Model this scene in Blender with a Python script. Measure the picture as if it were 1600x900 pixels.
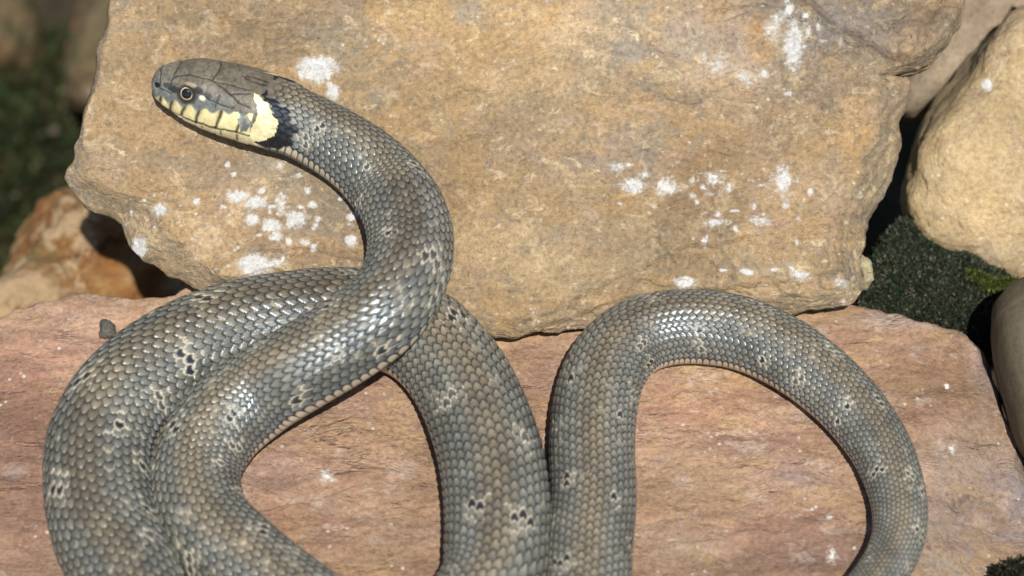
import bpy, math, random
import numpy as np
from mathutils import Vector
random.seed(4); RNG = np.random.default_rng(4)
for o in list(bpy.data.objects): bpy.data.objects.remove(o)
SC = bpy.context.scene; COL = SC.collection

# ---------------------------------------------------------------- camera, sky, sun, exposure
K = 0.00018            # metres per photograph pixel at the subject
D = 0.90               # camera distance
PITCH = math.radians(54)
FWD = np.array([0, math.cos(PITCH), -math.sin(PITCH)]); UPV = np.array([0, math.sin(PITCH), math.cos(PITCH)])
RGT = np.array([1.0, 0, 0]); CAM = -FWD * D
cam = bpy.data.objects.new('camera', bpy.data.cameras.new('camera')); COL.objects.link(cam)
cam.location = Vector(CAM); cam.rotation_euler = (math.pi / 2 - PITCH, 0, 0)
cam.data.sensor_width = 36; cam.data.lens = 36 * D / (1600 * K)
cam.data.clip_start = 0.01; cam.data.clip_end = 50
cam.data.dof.use_dof = True; cam.data.dof.focus_distance = 0.878; cam.data.dof.aperture_fstop = 8.5
SC.camera = cam

SUN = np.array([0.09, -0.47, 0.88]); SUN /= np.linalg.norm(SUN)
w = bpy.data.worlds.new('World'); SC.world = w; w.use_nodes = True
nt = w.node_tree; sky = nt.nodes.new('ShaderNodeTexSky'); sky.sky_type = 'NISHITA'; sky.sun_disc = False
sky.sun_elevation = math.asin(SUN[2]); sky.sun_rotation = math.atan2(SUN[0], SUN[1])
bg = nt.nodes['Background']; bg.inputs[1].default_value = 0.07
nt.links.new(sky.outputs[0], bg.inputs[0])
sd = bpy.data.lights.new('sun', 'SUN'); sd.energy = 4.9; sd.angle = math.radians(0.53); sd.color = (1, 0.975, 0.935)
so = bpy.data.objects.new('sun', sd); COL.objects.link(so)
so.rotation_euler = Vector(SUN).to_track_quat('Z', 'Y').to_euler(); so.location = Vector(SUN * 3)
SC.view_settings.view_transform = 'Standard'; SC.view_settings.look = 'None'
SC.view_settings.gamma = 1; SC.view_settings.exposure = 0.2
SC.render.resolution_x = 1024; SC.render.resolution_y = 576

# ---------------------------------------------------------------- numeric helpers
def ray(x, y):
    x = np.asarray(x, float); y = np.asarray(y, float)
    return FWD * D + RGT * ((x - 800) * K)[..., None] + UPV * ((450 - y) * K)[..., None]
def on_plane(x, y, p0, n):
    d = ray(x, y); t = ((p0 - CAM) @ n) / (d @ n)
    return CAM + d * np.asarray(t)[..., None]
def at_z(x, y, z): return on_plane(x, y, np.array([0, 0, z]), np.array([0, 0, 1.0]))
def to_px(P):
    d = P - CAM; s = D / (d @ FWD)
    return 800 + (d @ RGT) * s / K, 450 - (d @ UPV) * s / K
def sstep(a, b, x):
    t = np.clip((x - a) / (b - a), 0, 1); return t * t * (3 - 2 * t)
def hash3(i, j, k, seed=0):
    h = (i.astype(np.int64) * 374761393 + j.astype(np.int64) * 668265263 + k.astype(np.int64) * 2147483647 + seed * 974634777) & 0xffffffff
    h = ((h ^ (h >> 13)) * 1274126177) & 0xffffffff
    h = ((h ^ (h >> 16)) * 2246822519) & 0xffffffff
    return (h ^ (h >> 15)) & 0xffffffff
def h01(i, j, seed=0): return hash3(i, j, np.zeros_like(i), seed) / 4294967295.0
def noise(P, seed=0):
    f = np.floor(P); i = f.astype(np.int64); u = P - f; g = u * u * u * (u * (u * 6 - 15) + 10); r = 0
    for a in (0, 1):
        for b in (0, 1):
            for c in (0, 1):
                v = hash3(i[..., 0] + a, i[..., 1] + b, i[..., 2] + c, seed) / 2147483647.5 - 1
                r = r + v * (g[..., 0] if a else 1 - g[..., 0]) * (g[..., 1] if b else 1 - g[..., 1]) * (g[..., 2] if c else 1 - g[..., 2])
    return r
def fbm(P, octv=4, seed=0, gain=0.5, ridged=False):
    r = 0; a = 1.0; P = np.asarray(P, float)
    for o in range(octv):
        n = noise(P, seed + o); n = 1 - 2 * np.abs(n) if ridged else n
        r = r + a * n; a *= gain; P = P * 2.03 + 17.1
    return r
def in_poly(X, Y, poly):
    r = np.zeros(X.shape, bool); n = len(poly)
    for a in range(n):
        x1, y1 = poly[a]; x2, y2 = poly[(a + 1) % n]
        c = ((y1 > Y) != (y2 > Y)) & (X < (x2 - x1) * (Y - y1) / ((y2 - y1) or 1e-9) + x1); r ^= c
    return r
def seg_dist(X, Y, pts):
    r = np.full(X.shape, 1e9)
    for (x1, y1), (x2, y2) in zip(pts[:-1], pts[1:]):
        dx, dy = x2 - x1, y2 - y1; t = np.clip(((X - x1) * dx + (Y - y1) * dy) / (dx * dx + dy * dy), 0, 1)
        r = np.minimum(r, np.hypot(X - x1 - t * dx, Y - y1 - t * dy))
    return r
def grid_mesh(name, V, rows, cols, mat, parent=None, cap0=None, cap1=None, attrs=None, colors=None, smooth=True):
    """rows x cols closed round; optional cap points at the first and the last row"""
    j = np.arange(cols); jn = (j + 1) % cols; i = np.arange(rows - 1)[:, None] * cols
    q = np.stack([i + j, i + jn, i + cols + jn, i + cols + j], -1).reshape(-1, 4)
    V = V.reshape(-1, 3); tris = []
    for c, base, fl in ((cap0, 0, True), (cap1, (rows - 1) * cols, False)):
        if c is not None:
            k = len(V); V = np.vstack([V, c]); a, b = base + j, base + jn
            tris.append(np.stack([b, a, np.full(cols, k)] if fl else [a, b, np.full(cols, k)], -1))
    return poly_mesh(name, V, q, np.vstack(tris) if tris else None, mat, parent, attrs, colors, smooth)
def poly_mesh(name, V, quads, tris, mat, parent=None, attrs=None, colors=None, smooth=True):
    me = bpy.data.meshes.new(name); idx = []; tot = []
    for f in (quads, tris):
        if f is not None and len(f): idx.append(f.ravel()); tot.append(np.full(len(f), f.shape[1]))
    idx = np.concatenate(idx); tot = np.concatenate(tot)
    me.vertices.add(len(V)); me.vertices.foreach_set('co', np.ascontiguousarray(V, np.float32).ravel())
    me.loops.add(len(idx)); me.loops.foreach_set('vertex_index', idx.astype(np.int32))
    me.polygons.add(len(tot)); me.polygons.foreach_set('loop_start', np.concatenate([[0], np.cumsum(tot)[:-1]]).astype(np.int32))
    me.polygons.foreach_set('use_smooth', np.full(len(tot), smooth))
    me.update(calc_edges=True); me.validate()
    n = len(V)
    for k, a in (attrs or {}).items():
        a = np.concatenate([a.ravel(), np.full(n - a.size, a.ravel()[-1])]) if a.size < n else a.ravel()
        me.attributes.new(k, 'FLOAT', 'POINT').data.foreach_set('value', a.astype(np.float32))
    for k, c in (colors or {}).items():
        c = c.reshape(-1, 3); c = np.vstack([c, np.repeat(c[-1:], n - len(c), 0)]) if len(c) < n else c
        me.attributes.new(k, 'FLOAT_COLOR', 'POINT').data.foreach_set('color', np.hstack([c, np.ones((n, 1))]).astype(np.float32).ravel())
    me.materials.append(mat); o = bpy.data.objects.new(name, me); COL.objects.link(o)
    if parent: o.parent = parent
    return o
def tag(o, label=None, cat=None, group=None, kind=None):
    for k, v in (('label', label), ('category', cat), ('group', group), ('kind', kind)):
        if v: o[k] = v
    return o

# ---------------------------------------------------------------- materials
class Nodes:
    def __init__(s, name):
        s.m = bpy.data.materials.new(name); s.m.use_nodes = True; s.t = s.m.node_tree
        s.b = s.t.nodes['Principled BSDF']; s.tc = s.t.nodes.new('ShaderNodeTexCoord').outputs['Object']
    def n(s, ty, **kw):
        x = s.t.nodes.new(ty)
        for k, v in kw.items(): setattr(x, k, v)
        return x
    def l(s, a, b): s.t.links.new(a, b)
    def put(s, sock, v):
        if hasattr(v, 'is_linked') or hasattr(v, 'links'): s.l(v, sock)
        else: sock.default_value = v
    def mapping(s, scale=(1, 1, 1), rot=(0, 0, 0), vec=None):
        m = s.n('ShaderNodeMapping'); s.l(vec or s.tc, m.inputs[0]); m.inputs['Scale'].default_value = scale; m.inputs['Rotation'].default_value = rot
        return m.outputs[0]
    def noise(s, scale, detail=6, rough=0.6, vec=None, dist=0.0):
        x = s.n('ShaderNodeTexNoise'); s.l(vec or s.tc, x.inputs['Vector'])
        x.inputs['Scale'].default_value = scale; x.inputs['Detail'].default_value = detail
        x.inputs['Roughness'].default_value = rough; x.inputs['Distortion'].default_value = dist
        return x.outputs[0]
    def ramp(s, fac, stops):
        r = s.n('ShaderNodeValToRGB'); s.l(fac, r.inputs[0]); e = r.color_ramp.elements
        while len(e) < len(stops): e.new(0.5)
        for k, (p, c) in enumerate(stops): e[k].position = p; e[k].color = (*c, 1) if len(c) == 3 else c
        return r.outputs[0]
    def rng(s, v, a, b, c=0.0, d=1.0):
        m = s.n('ShaderNodeMapRange', interpolation_type='SMOOTHSTEP'); s.l(v, m.inputs[0])
        for k, x in enumerate((a, b, c, d)): m.inputs[k + 1].default_value = x
        return m.outputs[0]
    def math(s, op, a, b=0.0):
        m = s.n('ShaderNodeMath', operation=op); s.put(m.inputs[0], a); s.put(m.inputs[1], b); return m.outputs[0]
    def mix(s, fac, a, b, mode='MIX'):
        m = s.n('ShaderNodeMix', data_type='RGBA', blend_type=mode); s.put(m.inputs[0], fac)
        for sock, v in ((m.inputs[6], a), (m.inputs[7], b)): s.put(sock, (*v, 1) if isinstance(v, tuple) and len(v) == 3 else v)
        return m.outputs[2]
    def attr(s, name, out='Fac'):
        return s.n('ShaderNodeAttribute', attribute_name=name).outputs[out]
    def bump(s, h, strength, dist, normal=None):
        b = s.n('ShaderNodeBump'); s.l(h, b.inputs['Height']); b.inputs['Strength'].default_value = strength; b.inputs['Distance'].default_value = dist
        if normal: s.l(normal, b.inputs['Normal'])
        return b.outputs[0]
    def done(s, color, rough=0.8, normal=None, spec=0.3):
        s.put(s.b.inputs['Base Color'], color if not isinstance(color, tuple) else (*color, 1)); s.put(s.b.inputs['Roughness'], rough)
        s.b.inputs['Specular IOR Level'].default_value = spec
        if normal: s.l(normal, s.b.inputs['Normal'])
        return s.m

def rock_material(name, stops, stops2, stretch=(1, 1, 1), rot=(0, 0, 0), s1=38, s2=150, edge=None, white=True, grain=0.35, bump=0.5, tint=False, sparkle=0.0, cracks=0.0, flecks=(), cast=(1, 1, 1), broad=0.0):
    N = Nodes(name); v = N.mapping(stretch, rot)
    a = N.noise(s1, 9, 0.68, v, 0.5); b = N.noise(s2, 8, 0.72, v, 0.8); g = N.noise(760, 6, 0.75); f = N.noise(2400, 3, 0.6)
    c = N.mix(N.rng(b, 0.42, 0.60), N.ramp(a, stops), N.ramp(N.noise(s1 * 2.3, 9, 0.72, v, 0.4), stops2))
    if tint: c = N.mix(N.math('MULTIPLY', N.attr('tintf'), N.rng(b, 0.36, 0.58, 0.45, 1.0)), c, N.attr('tint', 'Color'))
    if edge:
        sv = N.mapping((1, 1, 6), rot)
        c = N.mix(N.math('MULTIPLY', N.attr('edge'), N.rng(b, 0.25, 0.6, 0.4, 1.0)), c, N.ramp(N.noise(90, 8, 0.7, sv, 0.5), edge))
    for k, (sc, lo, hi, colr, st) in enumerate(flecks):
        off = N.n('ShaderNodeVectorMath', operation='ADD'); N.l(v, off.inputs[0]); off.inputs[1].default_value = (3.1 * k + 1, 1.7 * k, 0.9 * k)
        c = N.mix(N.rng(N.noise(sc, 8, 0.74, off.outputs[0], 0.5), lo, hi, 0, st), c, colr)
    c = N.mix(1.0, c, N.ramp(g, [(0.30, (1 - grain * 1.25,) * 3), (0.5, (1, 1, 1)), (0.72, (1 + grain,) * 3)]), 'MULTIPLY')
    c = N.mix(N.rng(f, 0.60, 0.72, 0, 0.4), c, (0.10, 0.075, 0.05))
    if broad:
        c = N.mix(1.0, c, N.ramp(N.noise(13, 5, 0.6, v, 0.6), [(0.34, tuple((1 - broad) * x for x in cast)), (0.5, cast), (0.66, tuple((1 + broad * .8) * x for x in cast))]), 'MULTIPLY')
    if cracks:
        cr = N.noise(22, 6, 0.60, N.mapping((0.45 * stretch[0], stretch[1], stretch[2]), rot), 1.6)
        cl = N.math('ABSOLUTE', N.math('SUBTRACT', cr, 0.5)); gate = N.rng(N.noise(55, 4, 0.6), 0.52, 0.62)
        c = N.mix(N.math('MULTIPLY', N.rng(cl, 0.0, 0.008, cracks, 0), gate), c, (0.10, 0.06, 0.045))
    if sparkle:
        vo = N.n('ShaderNodeTexVoronoi'); N.l(N.tc, vo.inputs['Vector']); vo.inputs['Scale'].default_value = 330
        c = N.mix(N.math('MULTIPLY', N.rng(vo.outputs['Distance'], 0.10, 0.22, 1, 0), N.math('MULTIPLY', N.rng(N.noise(70, 5, 0.7), 0.52, 0.64), sparkle)), c, (0.80, 0.76, 0.68))
    if white:
        wn = N.math('ADD', N.attr('white'), N.math('ADD', N.math('MULTIPLY', N.math('SUBTRACT', N.noise(210, 6, 0.7), 0.5), 1.5), N.math('MULTIPLY', N.math('SUBTRACT', N.noise(900, 6, 0.8), 0.5), 1.5)))
        c = N.mix(N.math('MULTIPLY', N.rng(wn, 0.25, 0.55, 0, 0.4), N.rng(N.attr('white'), 0.05, 0.4)), c, (0.72, 0.66, 0.56))
        c = N.mix(N.math('MULTIPLY', N.rng(wn, 0.46, 0.74), N.rng(N.attr('white'), 0.02, 0.2)), c, N.ramp(g, [(0.32, (0.60, 0.56, 0.49)), (0.52, (0.84, 0.82, 0.77)), (0.65, (0.90, 0.885, 0.85))]))
    hh = N.math('ADD', N.math('MULTIPLY', b, 0.9), N.math('ADD', N.math('MULTIPLY', g, 0.40), N.math('MULTIPLY', f, 0.12)))
    if cracks: hh = N.math('ADD', hh, N.math('MULTIPLY', gate, N.rng(cl, 0.0, 0.02, -0.35, 0)))
    return N.done(c, N.rng(g, 0.3, 0.7, 0.55, 0.85), N.bump(hh, bump, 0.004), 0.4)

TILT = math.radians(24)
M_TAN = rock_material('tan_quartzite',
    [(0.28, (0.27, 0.225, 0.165)), (0.42, (0.43, 0.325, 0.20)), (0.55, (0.50, 0.375, 0.225)), (0.70, (0.57, 0.43, 0.27))],
    [(0.30, (0.30, 0.265, 0.21)), (0.45, (0.40, 0.32, 0.225)), (0.58, (0.53, 0.365, 0.20)), (0.72, (0.62, 0.48, 0.31))],
    stretch=(0.9, 1.1, 1.1), s1=30, s2=120, flecks=[(60,.51,.62,(.58,.41,.22),.6),(48,.53,.62,(.30,.275,.225),.6),(34,.52,.62,(.50,.385,.30),.55),(40,.54,.62,(.37,.345,.30),.55),(110,.54,.61,(.66,.53,.36),.8),(200,.57,.66,(.28,.22,.15),.45),(170,.58,.64,(.76,.64,.46),.85),(420,.60,.66,(.82,.74,.60),.8)], edge=[(0.3, (0.17, 0.15, 0.12)), (0.48, (0.36, 0.31, 0.235)), (0.62, (0.46, 0.36, 0.22)), (0.75, (0.56, 0.50, 0.40))],
    grain=0.36, bump=0.9, tint=True, sparkle=0.8, cast=(0.97, 0.885, 0.755), broad=0.26)
M_PINK = rock_material('pink_sandstone',
    [(0.27, (0.27, 0.145, 0.095)), (0.42, (0.42, 0.26, 0.175)), (0.55, (0.51, 0.345, 0.235)), (0.70, (0.57, 0.42, 0.29))],
    [(0.30, (0.36, 0.21, 0.14)), (0.45, (0.48, 0.30, 0.19)), (0.60, (0.54, 0.37, 0.22)), (0.74, (0.60, 0.46, 0.36))],
    stretch=(0.66, 1.15, 1.1), rot=(0, 0, math.radians(-12)), s1=30, s2=120, flecks=[(50,.52,.61,(.58,.40,.22),.75),(70,.54,.64,(.41,.235,.165),.6),(90,.55,.63,(.64,.50,.40),.85),(60,.57,.66,(.42,.34,.30),.6),(230,.58,.65,(.30,.16,.11),.6),(330,.60,.67,(.76,.66,.55),.75)], edge=[(0.3, (0.30, 0.20, 0.15)), (0.5, (0.50, 0.38, 0.31)), (0.7, (0.62, 0.52, 0.44))],
    grain=0.32, bump=0.75, tint=True, sparkle=0.7, cracks=0.6, cast=(0.77, 0.725, 0.685), broad=0.36)
M_BOULDER = rock_material('cream_boulder_stone',
    [(0.28, (0.36, 0.29, 0.18)), (0.45, (0.47, 0.37, 0.22)), (0.58, (0.56, 0.45, 0.28)), (0.72, (0.62, 0.55, 0.42))],
    [(0.32, (0.40, 0.33, 0.23)), (0.5, (0.54, 0.43, 0.27)), (0.7, (0.62, 0.54, 0.40))], s1=26, s2=90, grain=0.30, bump=0.7, sparkle=0.7, cast=(0.95, 0.86, 0.72), broad=0.24, flecks=[(50,.52,.62,(.44,.36,.28),.6),(120,.56,.64,(.62,.48,.28),.6),(200,.58,.66,(.26,.21,.15),.6),(260,.59,.66,(.72,.64,.52),.7)])
M_MAUVE = rock_material('mauve_stone',
    [(0.28, (0.26, 0.21, 0.17)), (0.45, (0.38, 0.32, 0.26)), (0.6, (0.48, 0.42, 0.34)), (0.72, (0.55, 0.48, 0.37))],
    [(0.32, (0.30, 0.20, 0.14)), (0.5, (0.42, 0.35, 0.27)), (0.7, (0.52, 0.45, 0.36))], s1=26, s2=100, grain=0.3, bump=0.6, white=False, cast=(0.80, 0.72, 0.60), broad=0.2)
M_UMBER = rock_material('umber_stone',
    [(0.28, (0.06, 0.046, 0.028)), (0.5, (0.088, 0.068, 0.040)), (0.72, (0.115, 0.09, 0.052))],
    [(0.32, (0.065, 0.05, 0.03)), (0.7, (0.105, 0.082, 0.048))], s1=22, s2=90, grain=0.2, bump=0.25, white=False)
M_RUST = rock_material('rusty_stone',
    [(0.32, (0.12, 0.045, 0.015)), (0.43, (0.30, 0.14, 0.045)), (0.52, (0.44, 0.28, 0.12)), (0.62, (0.58, 0.46, 0.30))],
    [(0.34, (0.22, 0.085, 0.022)), (0.50, (0.28, 0.17, 0.07)), (0.60, (0.19, 0.18, 0.07)), (0.72, (0.44, 0.35, 0.23))], s1=22, s2=60, grain=0.25, bump=0.9, white=False, flecks=[(30,.52,.62,(.36,.15,.04),.7),(55,.57,.65,(.06,.04,.02),.7),(45,.56,.64,(.26,.25,.11),.6),(50,.50,.60,(.62,.50,.34),.8)], cast=(1, .9, .75), broad=0.35)
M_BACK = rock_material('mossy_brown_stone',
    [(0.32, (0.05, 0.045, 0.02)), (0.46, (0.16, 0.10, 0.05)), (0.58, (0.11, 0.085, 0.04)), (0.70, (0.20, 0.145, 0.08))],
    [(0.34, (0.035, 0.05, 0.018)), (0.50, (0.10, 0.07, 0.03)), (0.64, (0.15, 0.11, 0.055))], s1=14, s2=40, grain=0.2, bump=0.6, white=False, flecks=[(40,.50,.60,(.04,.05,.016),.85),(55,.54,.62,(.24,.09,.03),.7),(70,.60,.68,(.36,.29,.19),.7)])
M_CRUMB = rock_material('dark_crumb', [(0.3, (0.05, 0.05, 0.04)), (0.7, (0.16, 0.145, 0.115))], [(0.3, (0.04, 0.045, 0.035)), (0.7, (0.20, 0.18, 0.14))], s1=200, s2=500, white=False)
M_CHIP = rock_material('ochre_chip', [(0.3, (0.22, 0.17, 0.08)), (0.7, (0.50, 0.42, 0.25))], [(0.3, (0.26, 0.2, 0.1)), (0.7, (0.52, 0.46, 0.30))], s1=200, s2=500, white=False)
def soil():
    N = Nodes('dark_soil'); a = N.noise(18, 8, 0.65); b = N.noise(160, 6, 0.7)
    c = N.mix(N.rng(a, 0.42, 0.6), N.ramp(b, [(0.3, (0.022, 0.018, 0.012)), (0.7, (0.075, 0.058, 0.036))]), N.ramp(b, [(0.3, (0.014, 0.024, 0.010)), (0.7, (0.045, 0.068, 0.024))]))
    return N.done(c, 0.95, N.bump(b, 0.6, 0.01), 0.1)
M_SOIL = soil()
def moss_mat():
    N = Nodes('moss'); c = N.mix(1.0, N.attr('col', 'Color'), N.ramp(N.noise(60, 5, 0.6), [(0.3, (0.55, 0.6, 0.5)), (0.7, (1.3, 1.25, 1.1))]), 'MULTIPLY')
    return N.done(c, 0.7, None, 0.25)
M_MOSS = moss_mat()
def snake_mat():
    N = Nodes('snake_scales'); g = N.noise(2200, 3, 0.6); m = N.noise(140, 5, 0.65)
    c = N.mix(1.0, N.attr('col', 'Color'), N.ramp(m, [(0.3, (0.80, 0.80, 0.80)), (0.7, (1.18, 1.16, 1.12))]), 'MULTIPLY')
    c = N.mix(1.0, c, N.ramp(g, [(0.3, (0.82, 0.82, 0.82)), (0.7, (1.18, 1.18, 1.18))]), 'MULTIPLY')
    sm = N.attr('seam'); mt = N.done(c, N.math('ADD', N.rng(m, 0.3, 0.7, 0.26, 0.36), N.math('MULTIPLY', sm, 0.5)), N.bump(g, 0.12, 0.0005), 0.8)
    N.b.inputs['Specular Tint'].default_value = (0.70, 0.86, 1.0, 1); N.l(N.math('SUBTRACT', 1.0, N.math('MULTIPLY', sm, 0.9)), N.b.inputs['Specular IOR Level']); return mt
M_SNAKE = snake_mat()
def eye_mat():
    N = Nodes('snake_eye'); m = N.done(N.attr('col', 'Color'), 0.05, None, 0.6); N.b.inputs['Coat Weight'].default_value = 1.0; N.b.inputs['Coat Roughness'].default_value = 0.02
    return m
M_EYE = eye_mat()

# ---------------------------------------------------------------- rock builders
def resample(ctrl, n, smooth):
    """closed polyline of control rows -> n rows spaced evenly"""
    c = np.asarray(ctrl, float)
    if smooth:
        m = len(c); t = np.linspace(0, m, m * 24, endpoint=False); i = t.astype(int); f = (t - i)[:, None]
        p0, p1, p2, p3 = (c[(i + k) % m] for k in (-1, 0, 1, 2))
        c = 0.5 * (2 * p1 + (p2 - p0) * f + (2 * p0 - 5 * p1 + 4 * p2 - p3) * f ** 2 + (3 * p1 - p0 - 3 * p2 + p3) * f ** 3)
    cc = np.vstack([c, c[:1]]); L = np.concatenate([[0], np.cumsum(np.hypot(*(np.diff(cc[:, :2], axis=0).T)))])
    s = np.linspace(0, L[-1], n, endpoint=False)
    return np.stack([np.interp(s, L, cc[:, k]) for k in range(c.shape[1])], -1)
def circ_smooth(a, n):
    k = np.ones(n) / n; return np.stack([np.convolve(np.concatenate([a[-n:, c], a[:, c], a[:n, c]]), k, 'same')[n:-n] for c in range(a.shape[1])], -1)

def slab(name, ctrl, centre, p0, nrm, mat, n=900, rings=200, jit=0.0009, seed=1, relief=None, tint=None, white=(), sides=26, big=0.0012, fine=0.00035, step=0.0016):
    """ctrl rows: photo x, y, bevel width px, bevel depth mm, rim thickness mm, on the plane (p0, nrm)"""
    r = resample(ctrl, n, False); P = on_plane(r[:, 0], r[:, 1], p0, nrm); C = on_plane(np.array([centre[0]]), np.array([centre[1]]), p0, nrm)[0]
    ax = np.array([1.0, 0, 0]); ay = np.cross(nrm, ax)
    tang = np.roll(P, -8, 0) - np.roll(P, 8, 0); out = np.cross(tang, nrm); out /= np.linalg.norm(out, axis=1, keepdims=True)
    out = circ_smooth(out, 15); sgn = np.sign(np.mean(np.einsum('ij,ij->i', P - C, out))); out *= sgn
    P = P + out * (fbm(P * 45, 5, seed, 0.6) * jit * 1.6)[:, None]
    bw = r[:, 2] * K; bd = circ_smooth(r[:, 3:4], 21)[:, 0] / 1000; th = circ_smooth(r[:, 4:5], 21)[:, 0] / 1000
    t = np.linspace(0.012, 1, rings)[:, None]
    Q = C + t[..., None] * (P - C)[None]
    de = (1 - t) * np.abs(np.einsum('ij,ij->i', P - C, out))[None]
    bwn = bw[None] * (1 + 0.55 * fbm(Q * 60, 3, seed + 5))
    k = np.clip(1 - de / np.maximum(bwn, 1e-5), 0, 1)
    drop = bd[None] * k ** 1.35
    lay = step * (1 + 0.6 * noise(Q * 25, seed + 9)); ph = drop / lay + 0.5 * fbm(Q * 70, 3, seed + 7)
    fl = np.floor(ph); stp = (fl + sstep(0.55, 1.0, ph - fl)) * lay
    drop = np.where(k > 0, np.clip(0.35 * drop + 0.65 * stp, 0, None), 0)
    h = big * fbm(Q * np.array([18, 26, 26]), 4, seed + 2) + fine * fbm(Q * np.array([110, 190, 190]), 4, seed + 3, 0.6) - drop
    px, py = to_px(Q)
    if relief is not None: h = h + relief(px, py, Q)
    edge = sstep(0.05, 0.35, k) * sstep(0.001, 0.004, bd)[None]
    wf = np.zeros_like(px)
    for (x, y, rx, ry, s) in white: wf = np.maximum(wf, s * (1.25 - np.hypot((px - x) / rx, (py - y) / ry)))
    wf = np.clip(wf, 0, 1.1)
    tc = np.zeros(px.shape + (3,)); tf = np.zeros_like(px)
    for (x, y, rx, ry, col, s) in (tint or ()):
        f = min(1, s * 1.3) * np.clip(1.3 - np.hypot((px - x) / rx, (py - y) / ry), 0, 1); tc = tc * (1 - f[..., None]) + np.array(col) * f[..., None]; tf = np.maximum(tf, f)
    tc = tc / np.maximum(tf, 1e-3)[..., None]
    top = Q + nrm * h[..., None]
    z = np.linspace(0, 1, sides + 1)[1:, None]
    rim = top[-1]; depth = th[None] * z
    lf = depth / (step * 1.3) + 0.6 * fbm(P * 40, 3, seed + 11)[None]
    off = (hash3(np.floor(lf).astype(np.int64), np.zeros_like(lf, dtype=np.int64), np.zeros_like(lf, dtype=np.int64), seed) / 4294967295 - 0.6) * 0.0016
    off = off - 0.004 * z ** 2 * (th[None] / 0.02) + 0.0006 * fbm(np.repeat(P[None], sides, 0) * 150 + z[..., None] * 9, 3, seed + 13)
    side = rim[None] - nrm * depth[..., None] + out[None] * off[..., None]
    V = np.concatenate([top, side]); pad = np.ones((sides, n))
    A = {'edge': np.concatenate([edge, pad * np.clip(0.35 + edge[-1:], 0, 1)]), 'white': np.concatenate([wf, pad * wf[-1:] * 0.8]), 'tintf': np.concatenate([tf, pad * 0])}
    cp1 = C - nrm * np.max(th)
    return grid_mesh(name, V, rings + sides, n, mat, None, top[0].mean(0), cp1, A, {'tint': np.concatenate([tc, np.zeros((sides, n, 3))])})

def boulder(name, outline, z, nrm, depth, mat, e=0.75, seed=1, amp=0.004, freq=35, n=220, rings=120, front=1.0, white=(), fine=0.0005):
    """rounded stone: the outline is its girth on a plane through height z, domed to both sides"""
    nrm = np.array(nrm, float); nrm /= np.linalg.norm(nrm)
    o = np.asarray(outline, float); c = o.mean(0); C = at_z(np.array([c[0]]), np.array([c[1]]), z)[0]
    r = resample(o, n, True); P = on_plane(r[:, 0], r[:, 1], C, nrm)
    ph = np.linspace(0.02, math.pi - 0.02, rings)[:, None]
    rad = np.sin(ph) ** e; hh = np.sign(np.cos(ph)) * np.abs(np.cos(ph)) ** 0.9 * depth; hh = np.where(hh > 0, hh * front, hh)
    Q = C + rad[..., None] * (P - C)[None] + hh[..., None] * nrm
    dirn = Q - C; dirn /= np.linalg.norm(dirn, axis=-1, keepdims=True) + 1e-9
    fac = np.round(fbm(Q * freq * 0.8, 2, seed + 21) * 3) / 3
    Q = Q + dirn * (amp * (0.7 * fbm(Q * freq, 3, seed) + 0.35 * fac) + fine * fbm(Q * 160, 4, seed + 4, 0.6))[..., None]
    px, py = to_px(Q); wf = np.zeros_like(px)
    for (x, y, rx, ry, s) in white: wf = np.maximum(wf, s * (1.25 - np.hypot((px - x) / rx, (py - y) / ry)))
    wf = np.where(ph < 1.6, np.clip(wf, 0, 1.1), 0)
    return grid_mesh(name, Q[:, ::-1], rings, n, mat, None, Q[0].mean(0), Q[-1].mean(0), {'white': wf[:, ::-1]})

# ---------------------------------------------------------------- the setting: ground under and between the stones
def ground():
    s = np.concatenate([-np.geomspace(2.5, 0.3, 25), np.linspace(-0.29, 0.29, 120), np.geomspace(0.3, 2.5, 25)])
    X, Y = np.meshgrid(s, s + 0.1); P = np.stack([X, Y, 0 * X], -1)
    Z = -0.125 - 0.16 * sstep(0.02, -0.12, X) * sstep(-0.02, 0.10, Y) + 0.010 * fbm(P * 14, 4, 3) + 0.003 * fbm(P * 70, 3, 8)
    V = np.stack([X, Y, Z], -1); m = len(s); i = np.arange((m - 1) * m).reshape(m - 1, m)[:, :-1].ravel()
    o = poly_mesh('ground', V.reshape(-1, 3), np.stack([i, i + 1, i + m + 1, i + m], -1), None, M_SOIL)
    o['kind'] = 'structure'; return o
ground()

# ---------------------------------------------------------------- the big stones
NT = np.array([0, -math.sin(TILT), math.cos(TILT)]); PT = at_z(np.array([850.]), np.array([505.]), 0.012)[0]
NZ = np.array([0, 0, 1.0]); P0 = np.zeros(3)

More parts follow.
